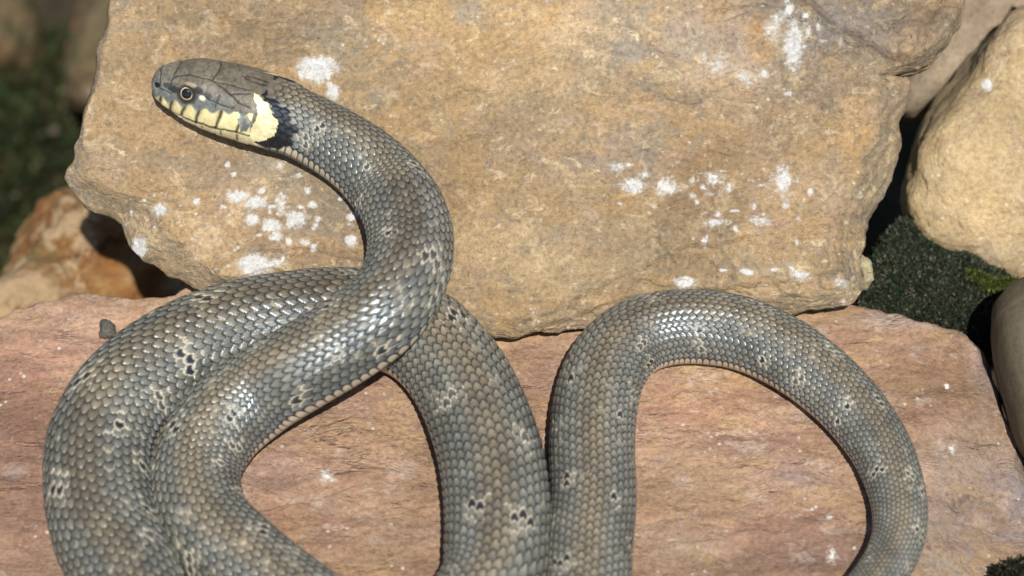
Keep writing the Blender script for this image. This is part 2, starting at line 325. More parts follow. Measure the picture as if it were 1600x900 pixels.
def top_relief(px, py, Q):
    jx = 9 * fbm(Q * 120, 4, 33); jy = 9 * fbm(Q * 120, 4, 34); chip = 0
    for ln, wd, dp in (([(905,135),(950,152),(985,160),(1030,150),(1095,158)],3,.0009),([(620,250),(700,215),(760,222)],2.5,.0004),([(820,330),(870,305),(960,318),(1010,300)],2.5,.0004),([(560,70),(640,95),(690,80)],2.5,.0004),([(1010,60),(1075,95),(1065,150)],3,.0008),([(180,240),(240,300),(330,345)],2.5,.0004),([(1160,190),(1250,180),(1330,205)],3,.0006),([(860,25),(900,60),(890,110)],3,.0005),([(700,120),(760,150),(850,140)],2.5,.0004)):
        dd = seg_dist(px + jx, py + jy, ln); chip = chip - dp * np.exp(-(dd / wd) ** 2)
    pl = fbm(Q * 42, 3, 35); rg_ = np.clip(sstep(1020, 1150, px) * sstep(190, 120, py) + 0.8 * sstep(330, 380, py) * sstep(900, 1000, px) + sstep(300, 220, px) * sstep(230, 300, py), 0, 1); chip = chip + (0.0012 * sstep(0.08, 0.16, pl) + 0.0009 * sstep(-0.36, -0.29, pl)) * rg_ + 0.0010 * sstep(-0.6, 0.7, pl) + 0.0005 * fbm(Q * 95, 3, 36)
    wob = 10 * fbm(Q * 60, 3, 31)
    line = np.interp(px + wob, [1130, 1200, 1260, 1310, 1360, 1400, 1460, 1500, 1520], [-90, -60, 15, 55, 78, 100, 92, 40, -20])
    h = 0.0045 * sstep(7, -7, py + wob * 0.6 - line) * sstep(1120, 1200, px)
    groove = seg_dist(px + wob * 0.3, py, [(1478, -30), (1462, 20), (1440, 50), (1432, 92)]); h = h - 0.0016 * np.exp(-(groove / 6) ** 2)
    rough = sstep(1040, 1180, px) * sstep(210, 120, py); h = h + rough * 0.0009 * fbm(Q * 140, 4, 37, 0.65)
    h = h - 0.0007 * np.exp(-(seg_dist(px + wob * .3, py + wob * .2, [(262, 190), (285, 210), (310, 250)]) / 2.2) ** 2)
    lw = np.interp(px, [780, 900, 1000, 1060, 1200, 1330, 1420], [500, 455, 425, 400, 372, 335, 300]) + wob
    h = h - 0.0016 * sstep(-5, 5, py - lw) * sstep(820, 960, px)
    lw2 = np.interp(px, [840, 900, 960, 1100, 1250, 1345], [508, 482, 470, 452, 440, 415]) + wob * 0.8
    h = h - 0.0014 * sstep(-3, 4, py - lw2) * sstep(830, 880, px)
    ll = np.interp(px, [300, 360, 420, 480, 560, 620], [470, 402, 392, 390, 408, 420]) + wob * 0.5
    h = h - 0.0012 * sstep(-3, 4, py - ll) * sstep(640, 560, px) * sstep(300, 360, px)
    return h + chip
T = [(210,-160,8,3,22),(185,-40,8,3,22),(165,40,8,3,22),(145,110,8,3,22),(125,180,8,3,22),(112,245,25,5,20),(103,268,45,8,16),(125,305,50,9,15),(160,325,55,9,14),
     (188,340,55,9,14),(200,372,50,8,12),(222,398,50,8,12),(240,400,45,8,12),(270,420,45,8,12),(318,445,45,8,12),(380,450,30,5,12),(450,442,10,3,12),(540,440,10,3,12),
     (600,452,10,3,12),(660,460,10,3,12),(700,474,12,3,10),(735,498,15,3,8),(772,514,25,3,7),(850,507,25,3,7),(930,499,25,3,8),(1000,490,25,4,13),(1100,486,25,4,15),
     (1200,482,30,4,12),(1230,475,30,5,10),(1290,471,30,5,9),(1335,462,35,5,10),(1345,430,40,6,12),(1335,395,40,6,14),(1350,345,45,7,16),(1375,310,45,7,18),(1400,275,50,7,18),
     (1415,220,55,7,18),(1408,180,55,7,18),(1425,150,50,6,18),(1422,118,45,5,18),(1396,112,20,3,18),(1420,106,15,4,18),(1455,95,18,5,18),(1480,70,18,5,18),(1500,30,14,4,20),(1508,-10,14,4,22),(1515,-160,14,4,22)]
W = [(498,112,42,26,1),(520,145,16,20,.9),(398,412,34,20,1.1),(370,306,22,13,.95),(402,318,26,14,.9),(395,345,14,12,.95),(425,352,22,14,.95),(440,318,14,30,.75),(462,342,24,22,.8),(432,372,14,12,.9),
     (478,380,12,10,.85),(490,388,8,10,.9),(550,340,10,9,.95),(549,377,12,12,.95),(547,352,10,6,.6),(215,380,17,18,1.1),(252,330,18,14,.85),(440,260,26,12,.6),(432,410,26,12,.6),(1240,70,20,50,.95),(1212,40,26,36,.55),
     (990,290,26,22,.60),(1040,290,34,24,.62),(1115,285,24,30,.62),(965,260,20,16,.6),(1120,350,26,14,.66),(1190,345,26,14,.7),(1225,285,34,44,.62),(1072,440,24,14,.95),(1168,425,14,7,.95),(1250,430,22,14,.7),(1318,440,20,16,.6),
     (1120,95,40,40,.5),(1160,120,30,24,.5)]
W += [(RNG.normal(440, 50), RNG.normal(325, 35), *(RNG.uniform(3, 10, 2)), RNG.uniform(.6, 1)) for _ in range(34)] + [(RNG.normal(1090, 80), RNG.normal(285, 28), *(RNG.uniform(3, 11, 2)), RNG.uniform(.4, .72)) for _ in range(36)] + [(RNG.normal(1240, 30), RNG.normal(75, 40), *(RNG.uniform(4, 12, 2)), RNG.uniform(.5, .9)) for _ in range(18)] + [(RNG.uniform(1080, 1340), RNG.normal(380, 45), *(RNG.uniform(3, 9, 2)), RNG.uniform(.5, .9)) for _ in range(20)] + [(RNG.normal(270, 40), RNG.normal(335, 25), *(RNG.uniform(2, 6, 2)), RNG.uniform(.6, .9)) for _ in range(14)]
TI = [(1280,40,180,75,(.36,.34,.34),.9),(1120,80,80,70,(.50,.40,.36),.7),(1000,60,160,90,(.38,.36,.33),.7),(1180,160,180,60,(.46,.38,.33),.6),(780,420,110,70,(.52,.38,.22),.5),(1460,50,50,70,(.42,.31,.21),.7),(1090,220,160,90,(.47,.32,.20),.5),(1230,200,140,80,(.44,.33,.22),.5),
      (700,40,230,120,(.53,.37,.19),.55),(820,170,120,70,(.46,.37,.25),.4),(250,150,110,160,(.52,.39,.25),.5),(450,320,130,60,(.44,.34,.24),.5),(1345,240,30,120,(.56,.36,.16),.6),(900,400,250,60,(.45,.37,.26),.45),(1190,60,26,40,(.50,.28,.08),.7),(480,390,110,30,(.46,.31,.20),.6)]
top = slab('stone_slab', T, (780, 215), PT, NT, M_TAN, n=1000, rings=210, seed=11, relief=top_relief, tint=TI, white=W)
tag(top, 'large flat tan stone slab with white patches, lying behind and under the snake head', 'stone')

def low_relief(px, py, Q):
    wob = 14 * fbm(Q * 40, 3, 51)
    h = 0.0005 * fbm(Q * np.array([60, 150, 60]), 4, 53, 0.6)
    h = h - 0.010 * sstep(1430, 1640, px + wob + 0.15 * (py - 700)) - 0.0010 * sstep(-4, 4, py - np.interp(px, [1380, 1480, 1600], [700, 660, 640]) + wob) * sstep(1390, 1440, px)
    h = h - 0.0009 * sstep(-3, 3, py + wob * 0.5 - np.interp(px, [980, 1150, 1250, 1360], [868, 850, 836, 800])) * sstep(960, 1000, px)
    h = h - 0.0008 * np.exp(-(seg_dist(px, py + wob * 0.3, [(1180, 812), (1210, 802), (1245, 798)]) / 3) ** 2) - 0.0006 * np.exp(-(seg_dist(px, py + wob * 0.3, [(395, 800), (480, 780), (560, 755)]) / 2.5) ** 2)
    return h
Lw = [(-150,525,12,4,120),(-60,502,12,4,120),(0,488,14,4,120),(60,468,14,4,120),(120,463,12,3,120),(180,467,12,3,120),(250,470,12,3,120),(330,450,8,2,120),(450,425,8,2,120),(700,405,8,2,120),(1000,405,8,2,120),(1230,440,8,2,120),
      (1320,476,14,4,120),(1400,487,16,4,120),(1450,497,16,4,120),(1510,507,22,5,120),(1546,528,26,6,120),(1566,570,26,6,120),(1592,630,26,6,120),(1616,690,26,6,120),(1650,800,26,6,120),(1690,950,20,5,120),(1700,1150,20,5,120),(1600,1350,20,5,120),
      (1000,1430,20,5,120),(300,1410,20,5,120),(-200,1250,20,5,120),(-260,900,20,5,120),(-230,650,14,4,120)]
LT = [(1180,700,110,40,(.40,.25,.20),.6),(1060,850,90,40,(.56,.42,.30),.6),(1330,540,60,30,(.42,.25,.17),.6),(1230,640,60,30,(.58,.44,.32),.6),(430,740,60,40,(.42,.31,.29),.6),(640,690,50,70,(.55,.40,.28),.6),(620,830,90,50,(.56,.38,.26),.6),(100,500,100,22,(.58,.42,.33),.6),(25,740,60,50,(.44,.24,.18),.6),(820,560,60,60,(.44,.28,.21),.6),(120,540,150,60,(.52,.32,.24),.5),(40,640,90,120,(.54,.30,.22),.6),(60,800,90,120,(.50,.30,.22),.5),(520,640,110,50,(.46,.33,.24),.5),(560,760,150,60,(.53,.36,.25),.4),(1120,650,110,50,(.48,.28,.18),.5),(1090,760,120,60,(.53,.37,.22),.5),
      (1270,860,120,50,(.42,.27,.22),.6),(1240,740,70,25,(.46,.35,.32),.6),(1450,600,60,60,(.45,.26,.15),.5),(1500,560,40,50,(.40,.24,.15),.5),(1545,560,30,60,(.55,.43,.39),.8),(1520,780,110,130,(.50,.41,.34),.9),(1600,760,60,90,(.42,.36,.35),.8),(1480,880,70,40,(.58,.49,.38),.8),(1400,500,70,18,(.60,.48,.40),.8),(1420,740,40,30,(.44,.27,.21),.6)]
LWH = [(1295,808,8,10,.8),(1300,865,14,20,.72),(1310,770,6,5,.8),(1480,600,5,7,.9),(1490,690,10,14,.6),(440,698,5,3,1.0),(510,745,26,14,.5)]
low = slab('stone_block', Lw, (720, 860), P0, NZ, M_PINK, n=1000, rings=230, seed=23, relief=low_relief, tint=LT, white=LWH, sides=30, jit=0.0012, big=0.0006, fine=0.00035, step=0.004)
tag(low, 'broad pinkish brown flat stone carrying the coils of the snake', 'stone')

tag(boulder('boulder', [(1600,22),(1545,75),(1500,140),(1455,215),(1424,285),(1418,325),(1440,368),(1498,398),(1528,436),(1572,447),(1640,436),(1760,400),(1850,250),(1800,60),(1700,-10)], 0.0, (0.1, -0.62, 0.78), 0.045, M_BOULDER, e=0.52, seed=41, amp=0.0045, front=0.34, white=[(1543,133,12,12,1.0)]),
    'rounded cream coloured boulder beside dark gap right of tan slab', 'stone')
tag(boulder('boulder', [(1405,170),(1425,95),(1470,20),(1500,-60),(1580,-130),(1800,-160),(1860,-60),(1760,40),(1610,8),(1560,62),(1500,130),(1450,172)], -0.008, (-0.15, -0.55, 0.82), 0.04, M_MAUVE, e=0.6, seed=43, amp=0.003, front=0.5),
    'greyish brown stone wedged between tan slab and rounded cream boulder', 'stone')
tag(boulder('pebble', [(1547,505),(1553,472),(1576,446),(1620,428),(1700,440),(1735,560),(1700,690),(1640,740),(1598,712),(1572,650),(1552,575)], 0.004, (-0.1, -0.45, 0.88), 0.03, M_UMBER, e=0.6, seed=45, amp=0.0012, front=0.6, fine=0.0002),
    'smooth dull umber stone against the edge of the pink stone', 'stone')
tag(boulder('boulder', [(-60,480),(0,440),(40,375),(75,325),(105,310),(150,315),(200,335),(260,380),(330,440),(340,520),(260,580),(60,600),(-80,570)], -0.088, (0.1, -0.5, 0.85), 0.06, M_RUST, e=0.7, seed=47, amp=0.010, freq=22, front=0.6, fine=0.0012),
    'rusty orange stone deep in the gap below tan slab, out of focus', 'stone')
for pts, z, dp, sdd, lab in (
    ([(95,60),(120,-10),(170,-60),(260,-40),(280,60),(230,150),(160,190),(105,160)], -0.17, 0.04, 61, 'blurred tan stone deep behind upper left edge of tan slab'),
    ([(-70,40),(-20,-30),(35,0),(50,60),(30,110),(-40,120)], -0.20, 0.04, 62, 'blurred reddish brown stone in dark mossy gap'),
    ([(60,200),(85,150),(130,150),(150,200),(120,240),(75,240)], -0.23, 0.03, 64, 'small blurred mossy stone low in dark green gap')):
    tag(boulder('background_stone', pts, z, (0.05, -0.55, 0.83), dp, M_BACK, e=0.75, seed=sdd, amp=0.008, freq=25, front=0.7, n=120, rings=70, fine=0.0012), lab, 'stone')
for bx_, by_, br in ((85, 205, 8), (62, 252, 5), (112, 142, 5), (24, 305, 5)):  # tiny stones added to give soft out-of-focus light spots in the gap
    pts = [(bx_ + br * math.cos(a) * random.uniform(.8, 1.2), by_ + br * math.sin(a) * random.uniform(.8, 1.2)) for a in np.linspace(0, 6.28, 7)[:-1]]
    tag(boulder('pebble', pts, -0.205, (0, -0.5, 0.85), 0.0016, M_UMBER, seed=int(bx_), amp=0.0004, freq=300, n=24, rings=14), 'tiny pebble added as a soft bokeh spot in dark green moss of the gap', 'pebble', 'pebbles added as bokeh spots in the mossy gap')
tag(boulder('stone_crumb', [(153,515),(158,503),(170,500),(180,512),(178,524),(165,528),(155,524)], 0.0012, (0, -0.2, 1), 0.0016, M_CRUMB, seed=71, amp=0.0006, freq=400, n=60, rings=36, fine=0.0003), 'tiny dark crumb on pink stone beside the thick coil', 'crumb')
tag(boulder('stone_chip', [(1337,402),(1348,398),(1358,412),(1362,436),(1354,452),(1342,450),(1338,428)], 0.004, (0.2, -0.6, 0.8), 0.003, M_CHIP, seed=73, amp=0.0012, freq=300, n=80, rings=40, fine=0.0006), 'small ochre chip at right end of tan slab', 'chip')

# ---------------------------------------------------------------- moss
def moss(name, outline, z, rise, nblades, size, seed, cols, label, tilt=(0, -0.3, 0.95)):
    rg = np.random.default_rng(seed); nr = np.array(tilt, float); nr /= np.linalg.norm(nr); o = np.asarray(outline, float)
    c = o.mean(0); C = at_z(np.array([c[0]]), np.array([c[1]]), z)[0]; r = resample(o, 120, True); P = on_plane(r[:, 0], r[:, 1], C, nr)
    t = np.linspace(0.02, 1, 50)[:, None, None]; Q = C + t * (P - C)[None]
    prof = rise * (1 - t[..., 0] ** 3) - 0.02 * sstep(0.85, 1, t[..., 0])
    Q = Q + nr * (prof + 0.0022 * fbm(Q * 90, 4, seed))[..., None]
    jj = rg.integers(0, 120, nblades); tt = np.sqrt(rg.random(nblades)) * 0.97 * 49; ti = tt.astype(int)
    B = Q[ti, jj] + (tt - ti)[:, None] * (Q[np.minimum(ti + 1, 49), jj] - Q[ti, jj]) + (rg.random(nblades))[:, None] * (Q[ti, (jj + 1) % 120] - Q[ti, jj])
    d = nr + rg.normal(0, 0.55, (nblades, 3)); d /= np.linalg.norm(d, axis=1, keepdims=True)
    sd_ = np.cross(d, rg.normal(0, 1, (nblades, 3))); sd_ /= np.linalg.norm(sd_, axis=1, keepdims=True)
    L = size * rg.uniform(0.5, 1.4, nblades)[:, None]; wv = L * 0.2
    v = np.stack([B - sd_ * wv * .6 - d * L * .2, B + sd_ * wv * .6 - d * L * .2, B + d * L * .45 + sd_ * wv, B + d * L, B + d * L * .45 - sd_ * wv], 1).reshape(-1, 3)
    base = Q.reshape(-1, 3); nb = len(base); i = (np.arange(49)[:, None] * 120); j = np.arange(120); jn = (j + 1) % 120
    quads = np.stack([i + j, i + 120 + j, i + 120 + jn, i + jn], -1).reshape(-1, 4)
    k = nb + np.arange(nblades) * 5; tris = np.concatenate([np.stack([k, k + 1, k + 2], -1), np.stack([k, k + 2, k + 4], -1), np.stack([k + 4, k + 2, k + 3], -1)])
    cc = np.array(cols); bc = cc[rg.integers(0, len(cols), nblades)] * rg.uniform(0.6, 1.4, nblades)[:, None]
    colr = np.vstack([np.tile(cc[0] * 0.5, (nb, 1)), np.repeat(bc, 5, 0)])
    o = poly_mesh(name, np.vstack([base, v]), quads, tris, M_MOSS, None, None, {'col': colr}, False)
    return tag(o, label, 'moss', None, 'stuff')
GREENS = [(.022, .036, .022), (.030, .046, .028), (.045, .058, .032), (.020, .040, .030), (.07, .065, .04), (.13, .12, .10), (.014, .022, .015)]
moss('moss', [(1366,372),(1400,335),(1440,318),(1475,350),(1530,400),(1590,440),(1580,520),(1540,560),(1420,530),(1330,510),(1345,430)], -0.014, 0.006, 42000, 0.0016, 81, GREENS, 'dark green moss filling the gap between pink stone and cream boulder')
moss('moss', [(1500,425),(1530,438),(1570,448),(1600,440),(1590,455),(1560,462),(1520,452)], -0.010, 0.004, 2500, 0.0016, 82, [(.06, .08, .018), (.10, .11, .025), (.04, .06, .018)], 'yellow green moss fringe under the cream boulder')
moss('moss', [(1540,905),(1556,888),(1580,878),(1620,872),(1680,900),(1660,960),(1580,970),(1540,940)], -0.009, 0.005, 5000, 0.0024, 83, [(.03, .028, .02), (.05, .045, .03), (.09, .075, .05), (.015, .015, .012)], 'blackish dry moss clump on lower right corner of pink stone')
moss('moss', [(-150,60),(60,40),(140,90),(180,200),(150,300),(110,380),(40,420),(-60,470),(-200,400),(-220,200)], -0.24, 0.03, 16000, 0.008, 84, [(.020, .032, .012), (.030, .045, .016), (.045, .058, .022), (.015, .024, .012), (.11, .11, .05), (.06, .045, .025)], 'blurred dark green moss deep in the gap beside tan slab')

# ---------------------------------------------------------------- the snake
snake = bpy.data.objects.new('grass_snake', None); COL.objects.link(snake); snake.empty_display_size = 0.02
tag(snake, 'grey brown snake with yellow and black collar, coiled over the stones', 'snake')
HU = (0, .30, .955); Z3 = (0, 0, 1); LU = (-.22, 0, 1)
# photo x, y, width px, height of the axis: 'G' on the pink stone, 'S' on the tan slab, or mm
CT = [(238,125,100,'H',HU),(290,138.5,104,'H',HU),(340,151.5,106,'H',HU),(390,165,106,'H',HU),(432,180,107,'H',HU),(500,211,108,'S',(0,.22,1)),(560,248,114,'S',(0,.12,1)),(605,292,124,'S',Z3),(633,338,131,36.5,Z3),(642,388,133,36.5,Z3),(630,440,134,37,Z3),
      (596,490,136,34.5,Z3),(540,533,136,29.5,Z3),(470,575,137,24,Z3),(400,618,139,16.5,Z3),(338,672,141,12.5,Z3),(305,740,141,'G',Z3),(316,812,146,'G',Z3),(362,866,150,'G',Z3),(432,925,152,'G',Z3),
      (520,985,155,'G',Z3),(620,1012,158,'G',Z3),(712,985,160,'G',Z3),(768,915,162,'G',Z3),(777,850,163,'G',Z3),(776,780,163,'G',Z3),(763,700,162,'G',Z3),(728,610,156,'G',Z3),(680,545,152,'G',Z3),(620,508,152,'G',Z3),(540,499,158,'G',Z3),
      (455,508,164,'G',Z3),(360,527,166,'G',Z3),(270,566,166,'G',Z3),(198,622,166,'G',LU),(160,690,168,'G',LU),(154,760,168,'G',LU),(166,830,168,'G',LU),(196,900,168,'G',Z3),
      (240,1000,168,'G',Z3),(330,1110,166,'G',Z3),(480,1190,162,'G',Z3),(650,1200,156,'G',Z3),(800,1130,150,'G',Z3),(885,1030,144,'G',Z3),(914,940,138,'G',Z3),(920,860,134,'G',Z3),(927,780,132,'G',Z3),(925,700,131,'G',Z3),(931,630,130,'G',Z3),
      (950,573,126,'G',Z3),(988,532,120,'G',Z3),(1040,514,116,'G',Z3),(1100,512,115,'G',Z3),(1168,525,113,'G',Z3),(1240,560,110,'G',Z3),(1312,618,104,'G',Z3),(1368,688,97,'G',Z3),(1398,758,90,'G',Z3),(1406,820,84,'G',Z3),(1392,872,80,'G',Z3),
      (1355,925,76,'G',Z3),(1290,985,70,'G',Z3),(1220,1040,62,'G',Z3),(1160,1120,50,'G',Z3),(1140,1220,34,'G',Z3),(1170,1300,16,'G',Z3),(1200,1330,3,'G',Z3)]
def axis_points():
    P = []; R = []; U = []
    for (x, y, wd, mode, up) in CT:
        r = wd * K / 2; x_, y_ = np.array([x * 1.0]), np.array([y * 1.0])
        if mode == 'G': p = at_z(x_, y_, r * 0.86 - 0.0002)[0]
        elif mode == 'S': p = on_plane(x_, y_, PT + NT * r * 0.90, NT)[0]
        elif mode == 'H': p = on_plane(x_, y_, PT + NT * 0.0098, NT)[0]
        else: p = at_z(x_, y_, mode / 1000)[0]
        P.append(p); R.append(r * ((p - CAM) @ FWD) / D); U.append(up)
    return np.array(P), np.array(R), np.array(U, float)
def catmull(A, t):
    i = np.clip(t.astype(int), 0, len(A) - 2); f = (t - i)[:, None] if A.ndim > 1 else t - i
    m = len(A) - 1; p0, p1, p2, p3 = A[np.maximum(i - 1, 0)], A[i], A[i + 1], A[np.minimum(i + 2, m)]
    return 0.5 * (2 * p1 + (p2 - p0) * f + (2 * p0 - 5 * p1 + 4 * p2 - p3) * f ** 2 + (3 * p1 - p0 - 3 * p2 + p3) * f ** 3)

def build_snake():
    P, R, U = axis_points()
    t = np.linspace(0, len(P) - 1 - 1e-6, 24000); C = catmull(P, t); Rr = catmull(R, t); Uu = catmull(U, t)
    kern = np.hanning(161); kern /= kern.sum()
    sm = lambda a: np.stack([np.convolve(np.pad(a[:, c], 80, 'reflect', reflect_type='odd'), kern, 'valid') for c in range(a.shape[1])], -1)
    C = sm(C); Rr = np.clip(Rr, 0.0002, None); Uu = sm(Uu)
    S = np.concatenate([[0], np.cumsum(np.linalg.norm(np.diff(C, axis=0), axis=1))])
    px, py = to_px(C); vis = (px > -140) & (px < 1740) & (py > -140) & (py < 1000)
    ds = np.where(vis, 0.00026, 0.0011); ds = np.where(S < 0.040, 0.00020, ds); ds = np.where(S < 0.004, 0.00007, ds)
    cnt = np.concatenate([[0], np.cumsum(np.diff(S) / ds[1:])]); rows = int(cnt[-1])
    s = np.interp(np.arange(rows), cnt, S); s[0] = 1e-6
    gi = lambda a: np.stack([np.interp(s, S, a[:, c]) for c in range(a.shape[1])], -1)
    C = gi(C); r = np.interp(s, S, Rr); up = gi(Uu)
    T = np.gradient(C, s, axis=0); T /= np.linalg.norm(T, axis=1, keepdims=True)
    U_ = up - T * np.einsum('ij,ij->i', up, T)[:, None]; U_ /= np.linalg.norm(U_, axis=1, keepdims=True); Lt = np.cross(U_, T)   # Lt faces the viewer at the head
    if Lt[0] @ FWD > 0: Lt = -Lt
    NA = 264
    th = np.linspace(-math.pi, math.pi, NA, endpoint=False)[None]; a_ = np.abs(th)
    X = s / K                                                     # px from the snout
    # --- section: body
    hb = np.interp(X, [0, 2, 6, 12, 25, 45, 65, 90, 120, 165, 200, 235], [3, 12, 20, 26.5, 33.5, 41.5, 47.5, 50, 50.5, 50, 51, 54]) * K
    ha = np.interp(X, [0, 2, 6, 12, 25, 45, 65, 90, 120, 160, 190, 235], [3, 11, 17, 22, 29, 37, 43, 50, 57, 60, 57, 54]) * K
    kb = sstep(190, 240, X)
    A = ha * (1 - kb) + r * kb; B = hb * (1 - kb) + r * kb
    ce, se = np.cos(th), np.sin(th); e = (1 - kb[:, None]) * 0.75 + kb[:, None] * 0.97
    lat = A[:, None] * np.sign(se) * np.abs(se) ** e; ver = B[:, None] * np.sign(ce) * np.abs(ce) ** e
    belly = 0.80 + 0.0 * X; lim = -belly[:, None] * B[:, None]
    soft = 0.10 * B[:, None]; ver = lim + soft * np.logaddexp(0, (ver - lim) / soft)       # flattened underside
    ver = ver + (kb * 0.045 * r)[:, None] * np.exp(-(a_ / 0.22) ** 2)                      # faint ridge along the back
    # --- scale lattice
    TV = math.radians(91); NR = 17
    wr = r * (2 * TV / NR); L = 1.20 * wr
    q = np.concatenate([[0], np.cumsum(np.diff(s) / (0.5 * (L[1:] + L[:-1])))])
    wobq = 0.05 * fbm(np.stack([q * 0.3, q * 0, q * 0 + 3], -1), 2, 5)
    xx = np.clip(a_ / TV, 0, 1.2); rho = np.sign(th) * (NR / 2) * (1.20 * xx - 0.20 * xx * xx)
    Q = np.repeat((q + wobq)[:, None], NA, 1); RH = np.repeat(rho, rows, 0)
    j0 = np.round(RH).astype(np.int64); best = np.full(Q.shape, 1e9); bi = np.zeros(Q.shape, np.int64); bj = bi.copy(); bx = np.zeros(Q.shape); bF = np.zeros(Q.shape)
    gap = np.full(Q.shape, 9.0); gi_ = bi.copy(); gj = bi.copy(); LEN, HW = 0.98, 0.63; cands = []
    for dj in (-1, 0, 1):
        j = j0 + dj; odd = (j & 1) * 0.5; i0 = np.floor(Q - odd).astype(np.int64)
        for di in (0, 1, 2):
            i = i0 + di; qt = i + odd + (h01(i, j, 3) - 0.5) * 0.06
            dr = np.abs(RH - j) / HW; lon = (Q - (qt - LEN)) / LEN
            F = (np.clip(lon, 0, None) ** 1.55 + dr ** 1.55) ** (1 / 1.55)
            inside = F < 1; bet = inside & (qt < best)
            best = np.where(bet, qt, best); bi = np.where(bet, i, bi); bj = np.where(bet, j, bj); bx = np.where(bet, qt - Q, bx); bF = np.where(bet, F, bF)
            cands.append((i, j, qt, F))
    for i, j, qt, F in cands:
        ok = (qt < best - 1e-6) & (F >= 1); g = F - 1; m = ok & (g < gap)
        gap = np.where(m, g, gap); gi_ = np.where(m, i, gi_); gj = np.where(m, j, gj)
    del cands
    def dark(i, j):
        aj = np.abs(j); sd0 = (j > 0).astype(np.int64); res = np.zeros(i.shape)
        for row, per, off, sd_ in ((4, 11, 0, 1), (7, 9, 2, 2)):
            sg = sd0 * 4 + off; c = (i + sg) // per; ph = (i + sg) % per; key = sd0 * 13 + row
            tg = (h01(c, key, sd_) * 5).astype(np.int64) + 2; kind = h01(c, key, sd_ + 9); lim = 0.90 if row == 4 else 0.55
            st = np.where(h01(c, key, sd_ + 33) < 0.35, 0.6, 1.0); rj = row - (h01(c, key, sd_ + 45) < 0.3)
            hit = (ph == tg) & (aj == rj) & (kind < lim)
            hit |= (ph == tg) & (aj == rj - 1) & (kind < lim * 0.42)
            hit |= (ph == tg - 1) & (aj == rj) & (kind > lim * 0.62) & (kind < lim * 0.8)
            hit |= (ph == tg) & (aj == rj + 1) & (kind < lim * 0.15)
            res = np.maximum(res, hit * st)
        return res
    isv = a_ + 0 * Q > TV * 1.0
    dks = dark(bi, bj); dk = dks > 0; dg = dark(gi_, gj) > 0; near = np.zeros_like(dk)
    for a1_, b1_ in ((0, 1), (0, -1), (-1, 0), (1, 0), (-1, 1), (-1, -1)): near |= dark(bi + a1_, bj + b1_) > 0
    pale = dk | dg | (near & (h01(gi_, gj, 41) < 0.34))
    rnd = h01(bi, bj, 77); dr = (RH - bj) / HW
    thin = 1.0 - 0.0 * rnd
    # relief: free hind edge proud, front tucked below the scale before it, low keel along the middle
    hgt = (1 - 0.78 * np.clip(bx, 0, 1.25)) - 0.14 * dr ** 2 + 0.38 * np.exp(-(dr / 0.11) ** 2) * sstep(0.02, 0.2, bx)
    hgt = hgt * sstep(1.02, 0.93, bF * 0.98 + 0.0)
    scale_h = 0.17 * wr[:, None] * hgt
    # belly shields
    vq = Q - 0.25 - 0.08; vf = vq - np.floor(vq); vent_h = 0.07 * wr[:, None] * (vf - 0.5) * sstep(0, .08, 1 - vf) ; vdark = np.maximum(sstep(0.14, 0.05, vf), sstep(0.86, 0.94, vf))
    TVq = TV + 0.13 * np.abs(2 * vf - 1) ** 2.2
    bl = sstep(-0.02, 0.02, a_ - TVq)
    fade = sstep(176, 206, X)[:, None]
    disp = fade * (scale_h * (1 - bl) + vent_h * bl - 0.06 * wr[:, None] * np.exp(-((a_ - TVq) / 0.03) ** 2))
    # --- colours
    c3 = lambda *c: np.array(c)
    dors = c3(.176, .146, .098); mid = c3(.164, .158, .130); flank = c3(.160, .178, .184)
    f1 = sstep(0.12, 0.55, a_)[..., None]; f2 = sstep(1.05, 1.8, a_)[..., None]
    base = dors * (1 - f1) + mid * f1; base = base * (1 - f2) + flank * f2
    big = fbm(np.stack([Q * 0.12, RH * 0.15, 0 * Q], -1), 3, 15)
    col = np.repeat(base, rows, 0) if base.shape[0] == 1 else base
    col = col * (1 + 0.30 * (rnd - 0.5) + 0.22 * big)[..., None]
    col = col + (0.010 * (h01(bi, bj, 78) - 0.5))[..., None] * c3(1, .3, -.8)
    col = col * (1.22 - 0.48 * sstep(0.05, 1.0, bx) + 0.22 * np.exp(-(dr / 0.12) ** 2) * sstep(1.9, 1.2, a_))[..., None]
    dks = dks * sstep(1.05, 0.72, bF) ; col = col * (1 - dks[..., None]) + c3(.022, .020, .021) * dks[..., None]
    seam = np.where(pale, sstep(0.30, 0.10, gap), sstep(0.33, 0.09, gap)); tipg = sstep(0.16, 0.03, bx)
    sc = np.where(pale[..., None] & (seam > 0)[..., None], c3(.50, .44, .33), c3(.022, .020, .018))
    stre = 0.4 + 0.6 * sstep(480, 620, X) * sstep(1600, 1300, X); pf = sstep(-0.1, 0.6, fbm(np.stack([Q * 0.16, RH * 0.35, 0 * Q + 4], -1), 2, 88)); rp = (h01(gi_, gj, 55) < 0.17 * stre[:, None] * pf) & (np.abs(RH) < 7)
    sc = np.where((rp & ~pale)[..., None], c3(.34, .29, .20), sc)
    seam = seam * np.where(pale | rp, 0.9, 0.80 + 0.20 * h01(gi_, gj, 57)); col = col * (1 + 0.35 * tipg * h01(bi, bj, 61) * ~dk)[..., None]
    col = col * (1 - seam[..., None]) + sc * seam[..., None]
    vc = c3(.56, .47, .34) * (1 - vdark[..., None]) + c3(.02, .02, .02) * vdark[..., None]
    vmid = sstep(TV + 0.25, TV + 0.5, a_)[..., None]; vc = vc * (1 - vmid) + vc * c3(.25, .27, .3) * vmid
    col = col * (1 - bl[..., None]) + vc * bl[..., None]
    vl = np.exp(-((a_ - TVq) / 0.045) ** 2); col = col * (1 - 0.9 * vl[..., None]) + c3(.015, .015, .015) * 0.9 * vl[..., None]
